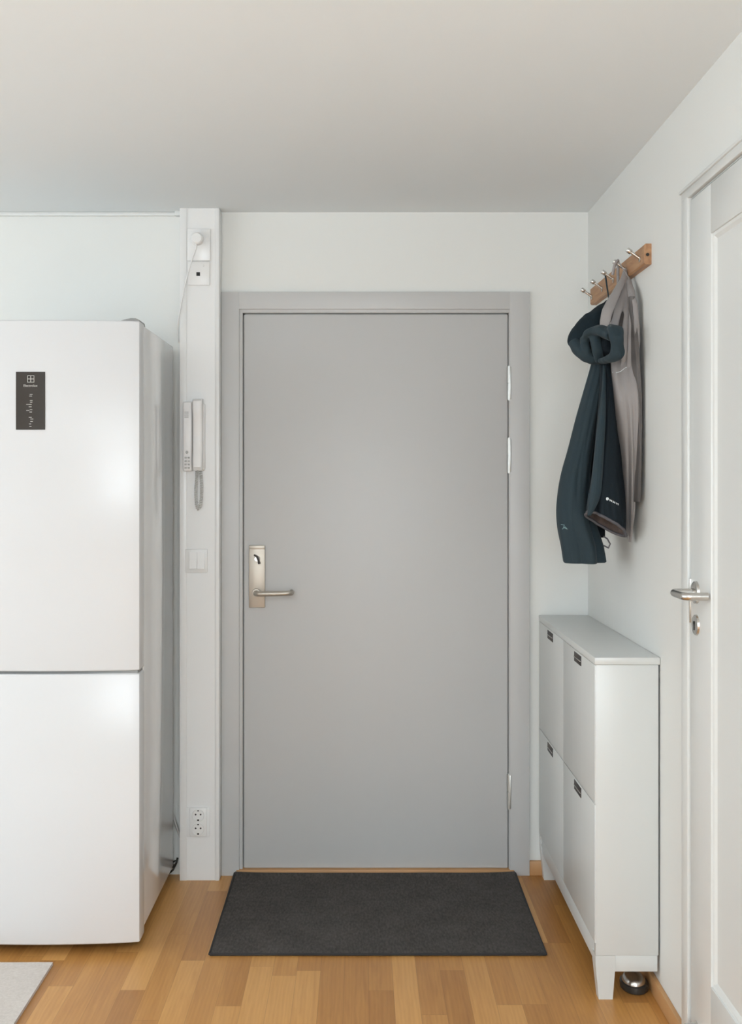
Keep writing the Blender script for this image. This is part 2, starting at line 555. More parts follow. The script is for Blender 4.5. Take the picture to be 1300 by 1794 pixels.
path += [(-.30, LY - .059, hz + .0005), (-.252, LY - .059, hz + .002)]
for k in range(1, 7):
    a = k / 6 * PI / 2
    path.append((-.252 + .014 * math.sin(a), LY - .059 + .014 * (1 - math.cos(a)), hz + .0025))
path += [(-.238, LY - .02, hz + .003)]
mb.tube(path, .0088, 16)
mb.build('lever_handle', M['nickel'], d1)
for z0, z1 in ((1.644, 1.758), (1.392, 1.510), (.230, .348)):
    hb = MB()
    zm = (z0 + z1) / 2
    hb.tube([(.5135, LY - .006, z0), (.5135, LY - .006, zm - .0015)], .0085, 18)
    hb.tube([(.5135, LY - .006, zm + .0015), (.5135, LY - .006, z1)], .0085, 18)
    hb.tube([(.5135, LY - .006, z0 - .003), (.5135, LY - .006, z1 + .003)], .0055, 12)
    hb.box(.5135, .519, LY - .018, LY - .004, z0 + .001, z1 - .001, bev=.001)
    hb.build('hinge', M['hinge'], d1)

# ---------------------------------------------------------------- side door (right wall)
d2 = thing('door_2', 'white panelled side door with steel lever in the right wall', 'door', (WALL_X, 2.36, 0), kind='structure')
mb = MB()
# casing on the wall face
mb.box(WALL_X - .011, WALL_X + .002, 2.775, 2.828, 0, 2.0585, bev=.003)
mb.box(WALL_X - .011, WALL_X + .002, 1.90, 1.955, 0, 2.0585, bev=.003)
mb.box(WALL_X - .0112, WALL_X + .002, 1.90, 2.828, 2.036, 2.0595, bev=.003)
mb.box(WALL_X - .016, WALL_X + .002, 1.895, 2.833, 2.056, 2.064, bev=.002)
mb.box(WALL_X, WALL_X + .095, 2.776, 2.80, 0, 2.05)
mb.box(WALL_X, WALL_X + .095, 1.92, 1.955, 0, 2.05)
mb.box(WALL_X, WALL_X + .095, 1.92, 2.80, 2.034, 2.05)
mb.build('casing', M['trim'], d2)
# leaf: stiles and rails with a recessed panel and a moulding
DX = WALL_X - .004
ly0, ly1, lz0, lz1 = 1.962, 2.771, .012, 2.030
py0, py1, pz0, pz1 = 2.11, 2.612, .232, 1.918
mb = MB()
mb.box(DX, DX + .038, ly0, py0, lz0, lz1, bev=.0015)
mb.box(DX, DX + .038, py1, ly1, lz0, lz1, bev=.0015)
mb.box(DX, DX + .038, py0 - .002, py1 + .002, lz0, pz0, bev=.0015)
mb.box(DX, DX + .038, py0 - .002, py1 + .002, pz1, lz1, bev=.0015)
mb.build('leaf', M['trim'], d2)
mb = MB()     # panel field with bevelled frame
def quadring(x0, o, x1, i):
    (a0, a1, b0, b1), (c0, c1, e0, e1) = o, i
    P = [(x0, a0, b0), (x0, a1, b0), (x0, a1, b1), (x0, a0, b1)]
    Q = [(x1, c0, e0), (x1, c1, e0), (x1, c1, e1), (x1, c0, e1)]
    vs = [mb.bm.verts.new(p) for p in P] + [mb.bm.verts.new(q) for q in Q]
    for k in range(4):
        mb.bm.faces.new((vs[k], vs[(k + 1) % 4], vs[4 + (k + 1) % 4], vs[4 + k]))
def ins(d): return (py0 + d, py1 - d, pz0 + d, pz1 - d)
quadring(DX + .004, ins(-.001), DX + .006, ins(.006))
quadring(DX + .006, ins(.006), DX + .011, ins(.014))
mb.box(DX + .011, DX + .026, py0 + .0138, py1 - .0138, pz0 + .0138, pz1 - .0138)
mb.build('panel', M['trim'], d2)
hy, hz2, kz = 2.722, 1.104, 1.028
mb = MB()
mb.lathe([(0, .008), (.022, .008), (.0255, .006), (.0265, 0)], (DX, hy, hz2), (-1, 0, 0), 36)
mb.build('handle_rosette', M['steel'], d2)
mb = MB()
path = [(DX - .004, hy, hz2), (DX - .042, hy, hz2)]
for k in range(1, 7):
    a = k / 6 * PI / 2
    path.append((DX - .042 - .013 * math.sin(a), hy - .013 * (1 - math.cos(a)), hz2))
path += [(DX - .055, hy - .05, hz2), (DX - .055, hy - .088, hz2)]
for k in range(1, 7):
    a = k / 6 * PI / 2
    path.append((DX - .055 + .013 * (1 - math.cos(a)), hy - .088 - .013 * math.sin(a), hz2))
path += [(DX - .004, hy - .101, hz2)]
mb.tube(path, .0092, 16)
mb.build('lever_handle', M['steel'], d2)
mb = MB()
mb.lathe([(0, .006), (.012, .006), (.021, .006), (.0235, .0045), (.0245, 0)], (DX, hy, kz), (-1, 0, 0), 36)
es = mb.build('key_rosette', M['steel'], d2)
mb = MB()
mb.lathe([(0, .0012), (.0045, .0012), (.0045, 0)], (DX - .006, hy, kz + .005), (-1, 0, 0), 16)
mb.box(DX - .0072, DX - .006, hy - .002, hy + .002, kz - .012, kz + .005)
mb.build('keyhole', M['black'], es)
B(DX - .0035, DX + .01, 2.767, 2.7725, 1.028, 1.132, bev=.0008).build('strike_plate', M['steel'], d2)
mb = MB()
mb.lathe([(0, .030), (.008, .029), (.012, .024), (.013, .010), (.016, .004), (.017, 0)], (DX, 2.722, .088), (-1, 0, 0), 24)
mb.build('door_bumper', M['steel'], d2)

# ---------------------------------------------------------------- fridge
fx1 = -.641; fx0 = -1.238; FYF = 3.372; FB0 = 3.452; FB1 = 3.992; FT = 1.826
fr = thing('fridge', 'tall glossy white fridge freezer standing against the back wall', 'fridge', ((fx0 + fx1) / 2, 3.68, 0))
mb = B(fx0 + .001, fx1, FB0, FB1, .045, FT - .004, bev=.004)
mb.build('cabinet_body', M['fridge_side'], fr)
B(fx0 + .012, fx1 - .008, FB0 - .012, FB0 + .002, .06, FT - .012).build('gasket', M['gasket'], fr, smooth=False)
def fdoor(z0, z1):
    mb = MB(); bm = mb.bm
    n = 24
    bulge = .020
    prof = []
    xr, xl = fx1 + .003, fx0 - .003
    for k in range(n + 1):
        t = k / n
        x = xl + (xr - xl) * t
        prof.append((x, FYF - bulge * (1 - (2 * t - 1) ** 2)))
    # rounded vertical edges
    prof[0] = (xl, FYF + .006); prof[-1] = (xr, FYF + .006)
    prof.insert(1, (xl + .002, FYF + .0015)); prof.insert(-1, (xr - .002, FYF + .0015))
    poly = prof + [(xr, FB0 - .012), (xl, FB0 - .012)]
    rows = [(z0, .004), (z0 + .002, .0012), (z0 + .005, 0), (z1 - .005, 0), (z1 - .002, .0012), (z1, .004)]
    rings = []
    cx = (xl + xr) / 2; cyy = FB0 - .03
    for z, ins_ in rows:
        rings.append([bm.verts.new((x + (cx - x) / abs(cx - x + 1e-9) * ins_ if abs(x - cx) > .29 else x, y + (ins_ if y < cyy else 0), z)) for x, y in poly])
    k = len(poly)
    for A, Bq in zip(rings, rings[1:]):
        for j in range(k):
            bm.faces.new((A[j], A[(j + 1) % k], Bq[(j + 1) % k], Bq[j]))
    bm.faces.new(list(reversed(rings[0]))); bm.faces.new(rings[-1])
    return mb
up = fdoor(.816, FT).build('upper_door', M['fridge'], fr)
lo = fdoor(.030, .808).build('lower_door', M['fridge'], fr)
def fridge_y(x):
    t = (x - (fx0 - .003)) / ((fx1 + .003) - (fx0 - .003))
    return FYF - .020 * (1 - (2 * t - 1) ** 2)
B(fx0 + .01, fx1 - .004, FYF + .004, FB0, .806, .818).build('door_seam', M['gasket'], fr, smooth=False)
# control panel follows the curved door
pxa, pxb, pza, pzb = -.9895, -.9055, 1.5105, 1.6765
mb = MB(); bm = mb.bm
n = 8; vs = []
for k in range(n + 1):
    x = pxa + (pxb - pxa) * k / n
    y = fridge_y(x)
    vs.append([bm.verts.new((x, y - .0018, pza)), bm.verts.new((x, y - .0018, pzb)), bm.verts.new((x, y + .002, pza)), bm.verts.new((x, y + .002, pzb))])
for k in range(n):
    a, b_ = vs[k], vs[k + 1]
    bm.faces.new((a[0], b_[0], b_[1], a[1])); bm.faces.new((a[2], a[3], b_[3], b_[2]))
    bm.faces.new((a[1], b_[1], b_[3], a[3])); bm.faces.new((a[0], a[2], b_[2], b_[0]))
bm.faces.new((vs[0][0], vs[0][1], vs[0][3], vs[0][2])); bm.faces.new((vs[-1][0], vs[-1][2], vs[-1][3], vs[-1][1]))
panel = mb.build('control_panel', M['display'], up)
pcx = (pxa + pxb) / 2
py_ = fridge_y(pcx) - .0022
face = Matrix.Translation((pcx, py_, 0)) @ Matrix.Rotation(PI / 2, 4, 'X')
def on_panel(dx, z): return Matrix.Translation((pcx + dx, fridge_y(pcx + dx) - .0022, z)) @ Matrix.Rotation(PI / 2, 4, 'X')
text_part('Electrolux', .0098, 'brand_lettering', M['print'], up, on_panel(0, 1.6365))
mb = MB()   # square emblem with a hooked figure
ez = 1.656
for (a, b1, c1, d_) in ((-.010, -.0085, -.010, .010), (.0085, .010, -.010, .010), (-.010, .010, .0085, .010), (-.010, .010, -.010, -.0085), (-.010, .010, -.001, .001), (-.001, .001, -.010, .010)):
    mb.box(pcx + .001 + a, pcx + .001 + b1, py_ - .0006, py_ + .0006, ez + c1, ez + d_)
mb.build('emblem', M['print'], up, smooth=False)
mb = MB()
random.seed(3)
for k, z in enumerate((1.612, 1.607, 1.594, 1.589, 1.583, 1.576, 1.568, 1.561, 1.546, 1.541, 1.534, 1.527, 1.520)):
    wdt = random.choice((.003, .004, .005, .0035))
    ox = random.uniform(-.002, .005)
    mb.box(pcx + ox - wdt, pcx + ox + wdt, py_ - .0005, py_ + .0006, z - .0008, z + .0008)
for z in (1.583, 1.5655):
    mb.box(pcx - .012, pcx - .003, py_ - .0005, py_ + .0006, z - .0006, z + .0006)
mb.build('control_symbols', M['print'], up, smooth=False)
# hinge cover on top
mb = MB()
prof = [(0, .000), (.002, .009), (.012, .014), (.026, .0145), (.045, .010), (.070, .0035), (.074, 0)]
poly = [(fx1 + .001 - a, FYF + .012, FT - .005 + b_) for a, b_ in prof]
mb.prism(poly, (0, .085, 0))
mb.build('hinge_cover', M['gasket'], fr)
for x in (fx0 + .05, fx1 - .045):
    for y in (FYF + .10, FB1 - .06):
        MB().lathe([(0, 0), (.018, 0), (.018, .010), (.010, .012), (.010, .05), (0, .05)], (x, y, 0), (0, 0, 1), 20).build('foot', M['darkplastic'], fr)
B(fx0 + .01, fx1 - .006, FYF + .050, FB0 + .01, .014, .050, bev=.003).build('plinth', M['darkplastic'], fr)
# power cord behind the fridge
cord = [px(296, 1418, 4.02), px(303, 1428, 4.02), px(310, 1450, 4.018), px(316, 1466, 4.018), px(322, 1474, 4.025)]
MB().tube(cord, .0045, 10).build('power_cord', M['plasgrey'], fr)
mb = MB().tube([px(298, 1516, 4.02), px(304, 1514, 4.02), px(309, 1509, 4.02)], [.010, .012, .006], 12)
mb.tube([px(296, 1530, 4.02), px(303, 1524, 4.015), px(309, 1511, 4.02), px(311, 1503, 4.03)], .0035, 8)
mb.build('drain_plug', M['darkplastic'], fr)

# ---------------------------------------------------------------- fittings on the column
def col(X, Y, y=PY0): return px(X, Y, y)
YF = PY0
# round plug on upper plate
t = thing('wall_socket', 'blank white wall plate with a round white plug, topmost on the column', 'socket', (-.552, YF, 2.11))
B(-.5915, -.5125, YF - .006, YF, 2.113, 2.222, bev=.002).build('wall_plate', M['post'], t)
cpt = Vector((-.556, YF - .006, 2.186))
plug = MB().lathe([(0, .026), (.016, .026), (.0205, .022), (.0215, .0), ], cpt, (0, -1, 0), 32).build('plug', M['plastic'], t)
cp = [Vector((-.557, YF - .030, 2.166)), px(343, 436, YF - .022), px(334, 462, YF - .02), px(324, 500, YF - .014), px(316, 540, YF - .008), px(312.5, 562, YF + .0), px(311.5, 585, YF + .02), px(313, 600, YF + .035)]
def smooth_path(p, m=6):
    out = []
    for i in range(len(p) - 1):
        p0 = p[max(i - 1, 0)]; p1 = p[i]; p2 = p[i + 1]; p3 = p[min(i + 2, len(p) - 1)]
        for k in range(m):
            s = k / m
            out.append(0.5 * ((2 * p1) + (p2 - p0) * s + (2 * p0 - 5 * p1 + 4 * p2 - p3) * s * s + (3 * p1 - p0 - 3 * p2 + p3) * s ** 3))
    out.append(p[-1])
    return out
MB().tube(smooth_path(cp), .0024, 10).build('cord', M['plastic'], t)
# data outlet
t = thing('data_outlet', 'square white wall outlet with a small black port below the plug', 'outlet', (-.552, YF, 2.03))
B(-.590, -.5145, YF - .006, YF, 2.030, 2.111, bev=.0025).build('cover_plate', M['plastic'], t)
B(-.560, -.5475, YF - .0068, YF - .004, 2.0615, 2.074).build('port', M['black'], t, smooth=False)
text_part('2', .009, 'marking', M['plasgrey'], t, Matrix.Translation((-.535, YF - .0062, 2.096)) @ Matrix.Rotation(PI / 2, 4, 'X'), .0003)
# intercom
t = thing('intercom_phone', 'white intercom handset phone with coiled cord on the column', 'intercom', (-.56, YF, 1.39))
x0, x1, z0, z1 = -.603, -.530, 1.396, 1.632
mb = B(x0, -.571, YF - .030, YF, z0, z1, bev=.006, seg=3)
mb.box(x0 + .004, x1, YF - .014, YF, z0 + .004, z1 - .006, bev=.004)
mb.build('base', M['phone'], t)
# handset: cap ends and thinner grip
prof = []
hx = -.5505
zs = [(1.398, .036, .030), (1.410, .046, .030), (1.440, .048, .024), (1.460, .040, .020), (1.50, .038, .020), (1.555, .038, .020), (1.585, .044, .022), (1.612, .050, .028), (1.632, .046, .028), (1.640, .034, .026)]
mb = MB(); bm = mb.bm
rings = []
for z, dpt, back in zs:
    hw = .0165
    ring = []
    for k in range(20):
        a = 2 * PI * k / 20
        ca, sa = math.cos(a), math.sin(a)
        e = .45
        X = hx + hw * math.copysign(abs(ca) ** e, ca)
        yy = YF - (dpt + back) / 2 - .004 + (dpt - back + .014) / 2 * math.copysign(abs(sa) ** e, sa)
        ring.append(bm.verts.new((X, yy, z)))
    rings.append(ring)
for A, Bq in zip(rings, rings[1:]):
    for j in range(20):
        bm.faces.new((A[j], A[(j + 1) % 20], Bq[(j + 1) % 20], Bq[j]))
bm.faces.new(list(reversed(rings[0]))); bm.faces.new(rings[-1])
mb.box(hx - .013, hx + .013, YF - .032, YF - .012, 1.402, 1.440, bev=.003)
mb.box(hx - .013, hx + .013, YF - .032, YF - .012, 1.596, 1.634, bev=.003)
mb.build('handset', M['phone'], t)
mb = MB()
for r in range(4):
    for c_ in range(2):
        mb.box(-.5965 + c_ * .0105, -.5895 + c_ * .0105, YF - .0325, YF - .028, 1.404 + r * .0115, 1.410 + r * .0115, bev=.001)
mb.build('keypad', M['plasgrey'], t)
MB().lathe([(0, .004), (.003, .005), (.0045, .003), (.005, 0)], (-.589, YF - .030, 1.460), (0, -1, 0), 14).build('door_button', M['plasgrey'], t)
mb = MB()
for k in range(5):
    mb.box(-.597, -.583, YF - .0312, YF - .028, 1.577 + k * .0045, 1.579 + k * .0045)
mb.build('speaker_grille', M['plasgrey'], t, smooth=False)
# coiled cord: a hanging loop
loop = smooth_path([Vector((-.556, YF - .025, 1.398)), Vector((-.557, YF - .022, 1.375)), Vector((-.560, YF - .020, 1.33)), Vector((-.558, YF - .02, 1.285)), Vector((-.551, YF - .02, 1.268)), Vector((-.544, YF - .02, 1.285)), Vector((-.541, YF - .018, 1.33)), Vector((-.543, YF - .016, 1.375)), Vector((-.545, YF - .014, 1.398))], 60)
hel = []
dist = 0
for i, p in enumerate(loop):
    if i: dist += (p - loop[i - 1]).length
    T = (loop[min(i + 1, len(loop) - 1)] - loop[max(i - 1, 0)]).normalized()
    u = Vector((0, 1, 0)); v = T.cross(u).normalized()
    a = dist / .0058 * 2 * PI
    hel.append(p + (u * math.cos(a) + v * math.sin(a)) * .0042)
MB().tube(hel, .0016, 6).build('coiled_cord', M['cordgrey'], t)
# light switch
t = thing('light_switch', 'square white double light switch on the column below the intercom', 'light switch', (-.56, YF, 1.053))
B(-.5985, -.5225, YF - .005, YF, 1.050, 1.130, bev=.002).build('cover_plate', M['plastic'], t)
for a, b_ in ((-.583, -.5575), (-.5565, -.531)):
    mb = MB()
    poly = [(a, YF - .005, 1.064), (a, YF - .016, 1.064), (a, YF - .010, 1.093), (a, YF - .008, 1.120), (a, YF - .005, 1.120)]
    mb.prism(poly, (b_ - a, 0, 0))
    mb.build('rocker', M['plastic'], t, smooth=False)
# double mains socket
t = thing('mains_socket', 'white double round-pin power socket low on the column', 'socket', (-.552, YF, .145))
B(-.5945, -.5145, YF - .004, YF, .150, .250, bev=.0015).build('mounting_plate', M['post'], t)
fp = B(-.583, -.5245, YF - .010, YF - .003, .152, .249, bev=.003).build('face_plate', M['plastic'], t)
for z in (.2245, .1775):
    o = Vector((-.5535, YF - .010, z))
    w_ = MB().lathe([(.0220, 0), (.0218, -.0022), (.0205, -.0026), (.0195, -.0010), (.0188, -.0004), (0, -.0004)], o, (0, 1, 0), 36)
    w_.build('socket_well', M['plastic'], fp)
    mb = MB()
    for dx in (-.0085, .0085):
        mb.lathe([(0, -.0010), (.0030, -.0010), (.0030, .001), (0, .001)], o + Vector((dx, 0, .003)), (0, 1, 0), 12)
    mb.box(o.x - .0035, o.x + .0035, o.y - .0014, o.y + .001, z - .0185, z - .0135)
    mb.box(o.x - .0025, o.x + .0025, o.y - .0014, o.y + .001, z + .0140, z + .0175)
    mb.build('contacts', M['bronze'], fp, smooth=False)

# ---------------------------------------------------------------- door mat and rug
def floor_mat(name, x0, x1, y0, y1, th, m, label, cat, curl=False, edge=None, mx=None):
    mb = MB(); bm = mb.bm
    nx, ny = 60, 40
    top, bot = [], []
    for i in range(nx + 1):
        ta = []; ba = []
        for j in range(ny + 1):
            s, q = i / nx, j / ny
            x = x0 + (x1 - x0) * s; y = y0 + (y1 - y0) * q
            z = .0008 * noise.noise(Vector((x * 6, y * 6, 1)))
            z = max(z, 0) + .0005
            if curl and q > .93:
                z += .006 * ((q - .93) / .07) ** 2 * (1 + .8 * abs(2 * s - 1) ** 8)
            yy = y + .0025 * noise.noise(Vector((x * 3, 0, 5))) * (1 if j in (0, ny) else 0)
            ta.append(bm.verts.new((x, yy, z + th))); ba.append(bm.verts.new((x, yy, z)))
        top.append(ta); bot.append(ba)
    for i in range(nx):
        for j in range(ny):
            bm.faces.new((top[i][j], top[i + 1][j], top[i + 1][j + 1], top[i][j + 1]))
            bm.faces.new((bot[i][j], bot[i][j + 1], bot[i + 1][j + 1], bot[i + 1][j]))
    for i in range(nx):
        bm.faces.new((top[i][0], bot[i][0], bot[i + 1][0], top[i + 1][0]))
        bm.faces.new((top[i][ny], top[i + 1][ny], bot[i + 1][ny], bot[i][ny]))
    for j in range(ny):
        bm.faces.new((top[0][j], top[0][j + 1], bot[0][j + 1], bot[0][j]))
        bm.faces.new((top[nx][j], bot[nx][j], bot[nx][j + 1], top[nx][j + 1]))
    return mb
dm = thing('door_mat', 'dark charcoal woven doormat in front of the grey entrance door', 'doormat', (.05, 3.69, 0))
floor_mat('x', -.433, .531, 3.352, 4.022, .007, None, None, None, curl=True).build('woven_top', M['mat'], dm)
mb = MB()
e = [Vector((-.434, 4.020, .013)), Vector((-.434, 3.70, .006)), Vector((-.434, 3.351, .006)), Vector((.05, 3.350, .006)), Vector((.532, 3.351, .006)), Vector((.532, 3.70, .006)), Vector((.532, 4.020, .013))]
for a, b_ in zip(e, e[1:]):
    mb.tube([a, b_], .0036, 8)
mb.build('bound_edge', M['matedge'], dm)
rg = floor_mat('x', -3.0, -.866, -.8, 3.285, .009, None, None, None).build('rug', M['rug'], None)  # unseen stretch enlarged to cut the floor's warm bounce light
tag(rg, 'pale cream woven rug in front of the fridge, at the left edge', 'rug')

# ---------------------------------------------------------------- shoe cabinet
KX0, KX1, KY0, KY1 = .617, WALL_X - .001, 3.067, 4.028
sc_ = thing('shoe_cabinet', 'slim white four-flap shoe cabinet against the right wall', 'shoe cabinet', ((KX0 + KX1) / 2, (KY0 + KY1) / 2, 0))
B(KX0 - .003, KX1, KY0 - .003, KY1, .881, .900, bev=.0015).build('top_board', M['cab'], sc_)
mb = B(KX0, KX1 - .004, KY0, KY0 + .018, .117, .8805, bev=.001)
mb.box(KX0, KX1 - .004, KY1 - .018, KY1, .117, .8805, bev=.001)
mb.box(KX1 - .010, KX1 - .004, KY0 + .018, KY1 - .018, .117, .8805)
mb.box(KX0 + .020, KX1 - .004, KY0 + .018, KY1 - .018, .117, .135)
mb.build('carcass', M['cab'], sc_)
mb = MB()
ky = (KY0 + KY1) / 2
mb.box(KX0 + .050, KX1 - .006, KY0 + .002, KY0 + .018, .074, .1165, bev=.001)
mb.box(KX0 + .050, KX1 - .006, KY1 - .018, KY1 - .002, .074, .1165, bev=.001)
mb.box(KX0 + .002, KX0 + .018, KY0 + .04, KY1 - .04, .092, .147, bev=.001)
mb.build('base_rail', M['cab'], sc_)
for ya, yb in ((KY0, KY0 + .045), (KY1 - .045, KY1)):
    mb = MB(); bm = mb.bm
    top_ = [(KX0, ya), (KX0 + .052, ya), (KX0 + .052, yb), (KX0, yb)]
    inn = .007
    bot_ = [(KX0 + .009, ya + inn * .6), (KX0 + .046, ya + inn * .6), (KX0 + .046, yb - inn), (KX0 + .009, yb - inn)]
    rs = []
    for pts_, z in ((bot_, 0), (bot_, .002), (top_, .092), (top_, .1165)):
        rs.append([bm.verts.new((p[0], p[1], z)) for p in pts_])
    for A, Bq in zip(rs, rs[1:]):
        for j in range(4):
            bm.faces.new((A[j], A[(j + 1) % 4], Bq[(j + 1) % 4], Bq[j]))
    bm.faces.new(list(reversed(rs[0]))); bm.faces.new(rs[-1])
    mb.build('leg', M['cab'], sc_, smooth=False)
for za, zb in ((.5145, .8795), (.148, .5115)):
    for ya, yb in ((KY0 + .003, ky - .0015), (ky + .0015, KY1 - .003)):
        fl = B(KX0 - .002, KX0 + .016, ya, yb, za, zb, bev=.001).build('flap_door', M['cab'], sc_)
        hc = (ya + yb) / 2
        hzt = zb - .006
        mb = MB()
        xo = KX0 - .002
        # label-holder pull: dark recess plate with a folded lip across its middle
        mb.box(xo - .0015, xo + .001, hc - .051, hc + .051, hzt - .027, hzt, bev=.0005)
        hd = mb.build('finger_pull', M['bronze'], fl)
        mb = MB()
        mb.box(xo - .0035, xo - .001, hc - .049, hc + .049, hzt - .0150, hzt - .0125, bev=.0008)
        mb.build('pull_lip', M['steel'], fl)
# small thing under the cabinet
pc = thing('polish_case', 'small oval black case with a shiny silver lid under the shoe cabinet', 'case', (.735, 3.14, 0))
def oval(mb, rx, ry, prof, c, n=40):
    bm = mb.bm
    rings = []
    for r, z in prof:
        if r == 0:
            rings.append([bm.verts.new((c[0], c[1], z))])
        else:
            rings.append([bm.verts.new((c[0] + rx * r * math.cos(2 * PI * k / n), c[1] + ry * r * math.sin(2 * PI * k / n), z)) for k in range(n)])
    for A, Bq in zip(rings, rings[1:]):
        for j in range(n):
            f = []
            for v in (A[j % len(A)], A[(j + 1) % len(A)], Bq[(j + 1) % len(Bq)], Bq[j % len(Bq)]):
                if v not in f: f.append(v)
            bm.faces.new(f)
    return mb
oval(MB(), .038, .052, [(0, 0), (.86, 0), (.97, .004), (1, .012), (.98, .020), (.86, .0235), (0, .0235)], (.735, 3.14)).build('case_base', M['darkplastic'], pc)
oval(MB(), .031, .044, [(0, .022), (1, .022), (.99, .026), (.90, .033), (.72, .039), (.45, .0425), (.2, .0435), (0, .044)], (.733, 3.138)).build('case_lid', M['steel'], pc)

# ---------------------------------------------------------------- coat rack
RX = .767
RY_0, RY_1 = 3.16, 3.90
rk = thing('coat_rack', 'oak wall board with five steel pegs holding the jackets', 'coat rack', (WALL_X, 3.53, 1.95))
zt, zb = 2.006, 1.950
mb = MB()
ch = .004
mb.prism([(RX, RY_0 + .001, zb + ch), (RX, RY_0 + .001, zt - ch), (RX + ch, RY_0, zt), (WALL_X, RY_0, zt), (WALL_X, RY_0, zb), (RX + ch, RY_0, zb)], (0, RY_1 - RY_0, 0))
mb.build('board', M['rack'], rk)
MB().lathe([(0, .0), (.0045, .0), (.0045, .0012), (0, .0012)], (.776, RY_0 - .0003, 1.976), (0, -1, 0), 14).build('screw_hole', M['black'], rk)
PEGS = [3.205, 3.375, 3.54, 3.705, 3.87]
for y in PEGS:
    a = Vector((RX + .002, y, 1.972)); d = Vector((-.82, 0, .57)).normalized()
    mb = MB()
    mb.tube([a, a + d * .034], .0042, 14)
    mb.lathe([(0, .047), (.0062, .0465), (.0070, .045), (.0070, .034), (.0062, .0325), (0, .0322)], a, d, 20)
    mb.lathe([(.0085, .0), (.0085, .0025), (.004, .004)], (RX, y, 1.972), (-1, 0, 0), 20)
    mb.build('peg', M['steel'], rk)

# ---------------------------------------------------------------- jackets
def section(pxl, pxr, yc, ry, tilt):
    """ellipse in plan whose silhouette spans pxl..pxr as seen from the room's entrance side"""
    xc = ((pxl + pxr) / 2 - VX) * yc / FPX
    rx = (pxr - pxl) / 2 * yc / FPX
    for _ in range(30):
        P = [VX + FPX * ((xc + rx * math.cos(t) + tilt * ry * math.sin(t)) / (yc + ry * math.sin(t))) for t in [k * PI / 24 for k in range(48)]]
        l, r = min(P), max(P)
        xc += (((pxl + pxr) - (l + r)) / 2) * yc / FPX * .8
        rx += (((pxr - pxl) - (r - l)) / 2) * yc / FPX * .6
        rx = max(rx, .004)
    return xc, rx

def loft(rows, n=72, steps=9, folds=0.12, nf=5, seed=0, kz=3.0, end='hem', xmax=.784, twist=0.0, valleys=()):
    """rows: (photo row, left, right, depth, half width along wall, plan tilt, hem drop) -> cloth tube"""
    R = []
    for r in rows:
        r = list(r) + [0] * (7 - len(r))
        xc, rx = section(r[1], r[2], r[3], r[4], r[5])
        z = EYE - (r[0] - VY) * r[3] / FPX
        R.append([xc, r[3], z, rx, r[4], r[5], r[6]])
    D = []
    for i in range(len(R) - 1):
        p0, p1, p2, p3 = R[max(i - 1, 0)], R[i], R[i + 1], R[min(i + 2, len(R) - 1)]
        for k in range(steps):
            s = k / steps
            D.append([0.5 * (2 * b_ + (c_ - a) * s + (2 * a - 5 * b_ + 4 * c_ - d) * s * s + (3 * b_ - a - 3 * c_ + d) * s ** 3) for a, b_, c_, d in zip(p0, p1, p2, p3)])
    D.append(R[-1])
    mb = MB(); bm = mb.bm
    rings = []
    for xc, yc, z, rx, ry, tl, drop in D:
        ring = []
        for k in range(n):
            t = 2 * PI * k / n
            q = t + twist * (z - 1.5)
            f = math.sin(nf * q + seed + 1.3 * math.sin(kz * z + seed)) * .55 + noise.noise(Vector((math.cos(q) * 2.3 + seed * 3.1, math.sin(q) * 2.3, z * kz))) * 1.1
            f += .35 * noise.noise(Vector((math.cos(q) * 5 + seed, math.sin(q) * 5, z * 9)))
            g = 1 + folds * f
            for t0, dep, wd in valleys:
                dd = (t - t0 - .25 * math.sin(z * 5) + PI) % (2 * PI) - PI
                g -= dep * math.exp(-(dd / wd) ** 2)
            X = xc + rx * math.cos(t) * g + tl * ry * math.sin(t)
            Y = yc + ry * math.sin(t) * g
            zz = z - drop * (.8 * math.sin(t) + 1.15 * math.cos(t))
            ring.append(bm.verts.new((min(X, xmax), Y, zz)))
        rings.append(ring)
    # hem turns inward and up
    last = rings[-1]
    if end == 'hem':
        c_ = sum((v.co for v in last), Vector()) / n
        for sc2, up_ in ((.95, -.002), (.90, .002), (.86, .03), (.5, .06)):
            rings.append([bm.verts.new(Vector((c_.x + (v.co.x - c_.x) * sc2, c_.y + (v.co.y - c_.y) * sc2, v.co.z + up_))) for v in last])
    for A, Bq in zip(rings, rings[1:]):
        for j in range(n):
            bm.faces.new((A[j], A[(j + 1) % n], Bq[(j + 1) % n], Bq[j]))
    bm.faces.new(rings[0]); bm.faces.new(list(reversed(rings[-1])))
    return mb

